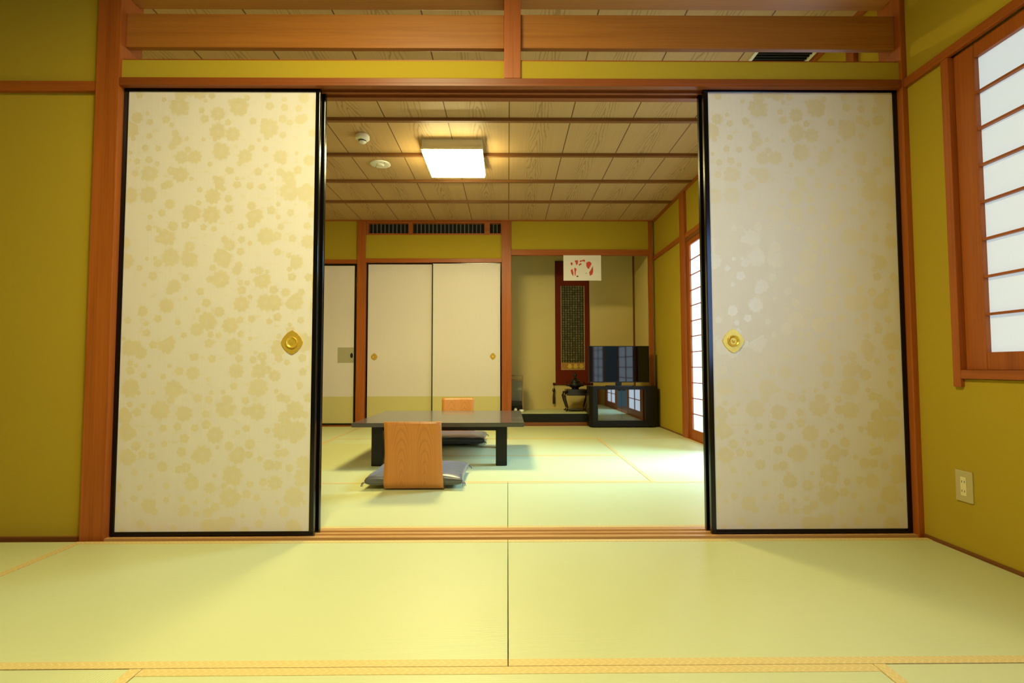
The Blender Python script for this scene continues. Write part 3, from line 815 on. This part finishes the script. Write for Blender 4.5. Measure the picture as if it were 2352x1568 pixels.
bm = bmesh.new(); add_prism(bm, rnd(.105), .018,.032, 'XY'); obj('shelf', bm, M['rosewood'], sd)
ib = thing('incense_burner', 'round dark bronze incense burner with domed lid on the carved stand', 'incense burner', (sx-.005, sy, AZ+.2852))
bm = bmesh.new(); add_lathe(bm, [(.045,.0),(.050,.006),(.042,.014),(.070,.026),(.086,.050),(.080,.072),(.064,.082),(.066,.090),(.001,.090)], seg=36); obj('bowl', bm, M['bronze'], ib)
bm = bmesh.new(); add_lathe(bm, [(.064,.090),(.058,.104),(.040,.128),(.026,.140),(.001,.144)], seg=36); ld = obj('lid', bm, M['bronze'], ib)
bm = bmesh.new(); add_lathe(bm, [(.012,.142),(.010,.152),(.024,.170),(.022,.190),(.010,.206),(.001,.214)], seg=24); obj('finial', bm, M['bronze'], ld)
for s in (-1, 1):
    b = bmesh.new(); add_tube(b, [(s*.078,0,.040),(s*.108,0,.046),(s*.116,0,.078),(s*.104,0,.098)], [.009,.009,.008,.006], 10); obj('handle', b, M['bronze'], ib)

# display case partly behind the post
dc = thing('display_case', 'narrow wood framed glass display case behind the far post in the alcove', 'display case', (.108, 6.60, AZ))
w, d, h = .092, .095, .466
fr = bmesh.new(); e = .011
for x in (-w, w-e):
    for y in (-d, d-e): add_box(fr, x,x+e, y,y+e, .0,h)
for z in (h-e, h-.064):
    for y in (-d, d-e): add_box(fr, -w+e,w-e, y,y+e, z,z+e)
    for x in (-w, w-e): add_box(fr, x,x+e, -d+e,d-e, z,z+e)
obj('frame', fr, M['stick'], dc)
obj('base', box(-w+e,w-e, -d+.003,d-.003, .0,.070), M['black_satin'], dc)
obj('back_panel', box(-w+e,w-e, d-e,d-.004, .07,h-.06), M['grey_card'], dc)
obj('top_panel', box(-w+e,w-e, -d+e,d-e, h-.012,h-.004), M['stick'], dc)
obj('inner_plinth', box(-w+.018,w-.018, -d+.02,d-.02, .070,.128, .003), plain('grey_cloth', (.07,.065,.05), .7), dc)
obj('glass_pane', box(-w+e,w-e, -d+.004,-d+.006, .07,h-.064), M['glass'], dc)
# two small white ceramics at the alcove edge
def white_piece(loc, prof, label):
    t = thing('ceramic_ornament', label, 'ornament', loc, 0, 'small white ceramics on the alcove floor')
    bm = bmesh.new(); add_lathe(bm, prof, seg=28); obj('body', bm, M['ceramic'], t); return t
a = white_piece((.098,6.40,AZ), [(.016,.0),(.020,.004),(.021,.030),(.018,.046),(.012,.050),(.001,.050)], 'small white jar by the display case foot, next to the post')
bm = bmesh.new(); add_lathe(bm, [(.014,.050),(.015,.056),(.001,.060)], seg=24); obj('lid', bm, M['outlet_plate'], a)
b = white_piece((.176,6.42,AZ), [(.014,.0),(.024,.004),(.030,.020),(.030,.036),(.026,.036),(.024,.020),(.001,.012)], 'small white open bowl on the alcove edge right of the display case')
bm = bmesh.new(); add_lathe(bm, [(.020,.018),(.012,.024),(.001,.026)], seg=24); obj('filling', bm, M['outlet_plate'], b)

# ------------------------------------------------------------------ world, camera, view
w = bpy.data.worlds.new('sky'); SC.world = w; w.use_nodes = True
w.node_tree.nodes['Background'].inputs[0].default_value = (.45,.85,1,1); w.node_tree.nodes['Background'].inputs[1].default_value = .35
F = 1160.0
cd = bpy.data.cameras.new('camera'); cam = bpy.data.objects.new('camera', cd); COL.objects.link(cam); SC.camera = cam
cd.sensor_width = 36; cd.sensor_fit = 'HORIZONTAL'; cd.lens = 36*F/2352
cd.clip_start = .02
pitch = math.atan(.046); yaw = -.00862; roll = .0018
cam.location = (0,0,.72)
R = Matrix.Rotation(yaw*-1*-1, 4, 'Z') @ Matrix.Rotation(PI/2+pitch, 4, 'X') @ Matrix.Rotation(-roll, 4, 'Z')
cam.rotation_euler = R.to_euler()
cd.shift_y = 5.64/2352
SC.view_settings.view_transform = 'Standard'; SC.view_settings.look = 'None'; SC.view_settings.gamma = 1; SC.view_settings.use_curve_mapping = False
SC.view_settings.exposure = 0.0
SC.cycles.max_bounces = 10; SC.cycles.diffuse_bounces = 6; SC.cycles.glossy_bounces = 5
SC.cycles.sample_clamp_indirect = 6
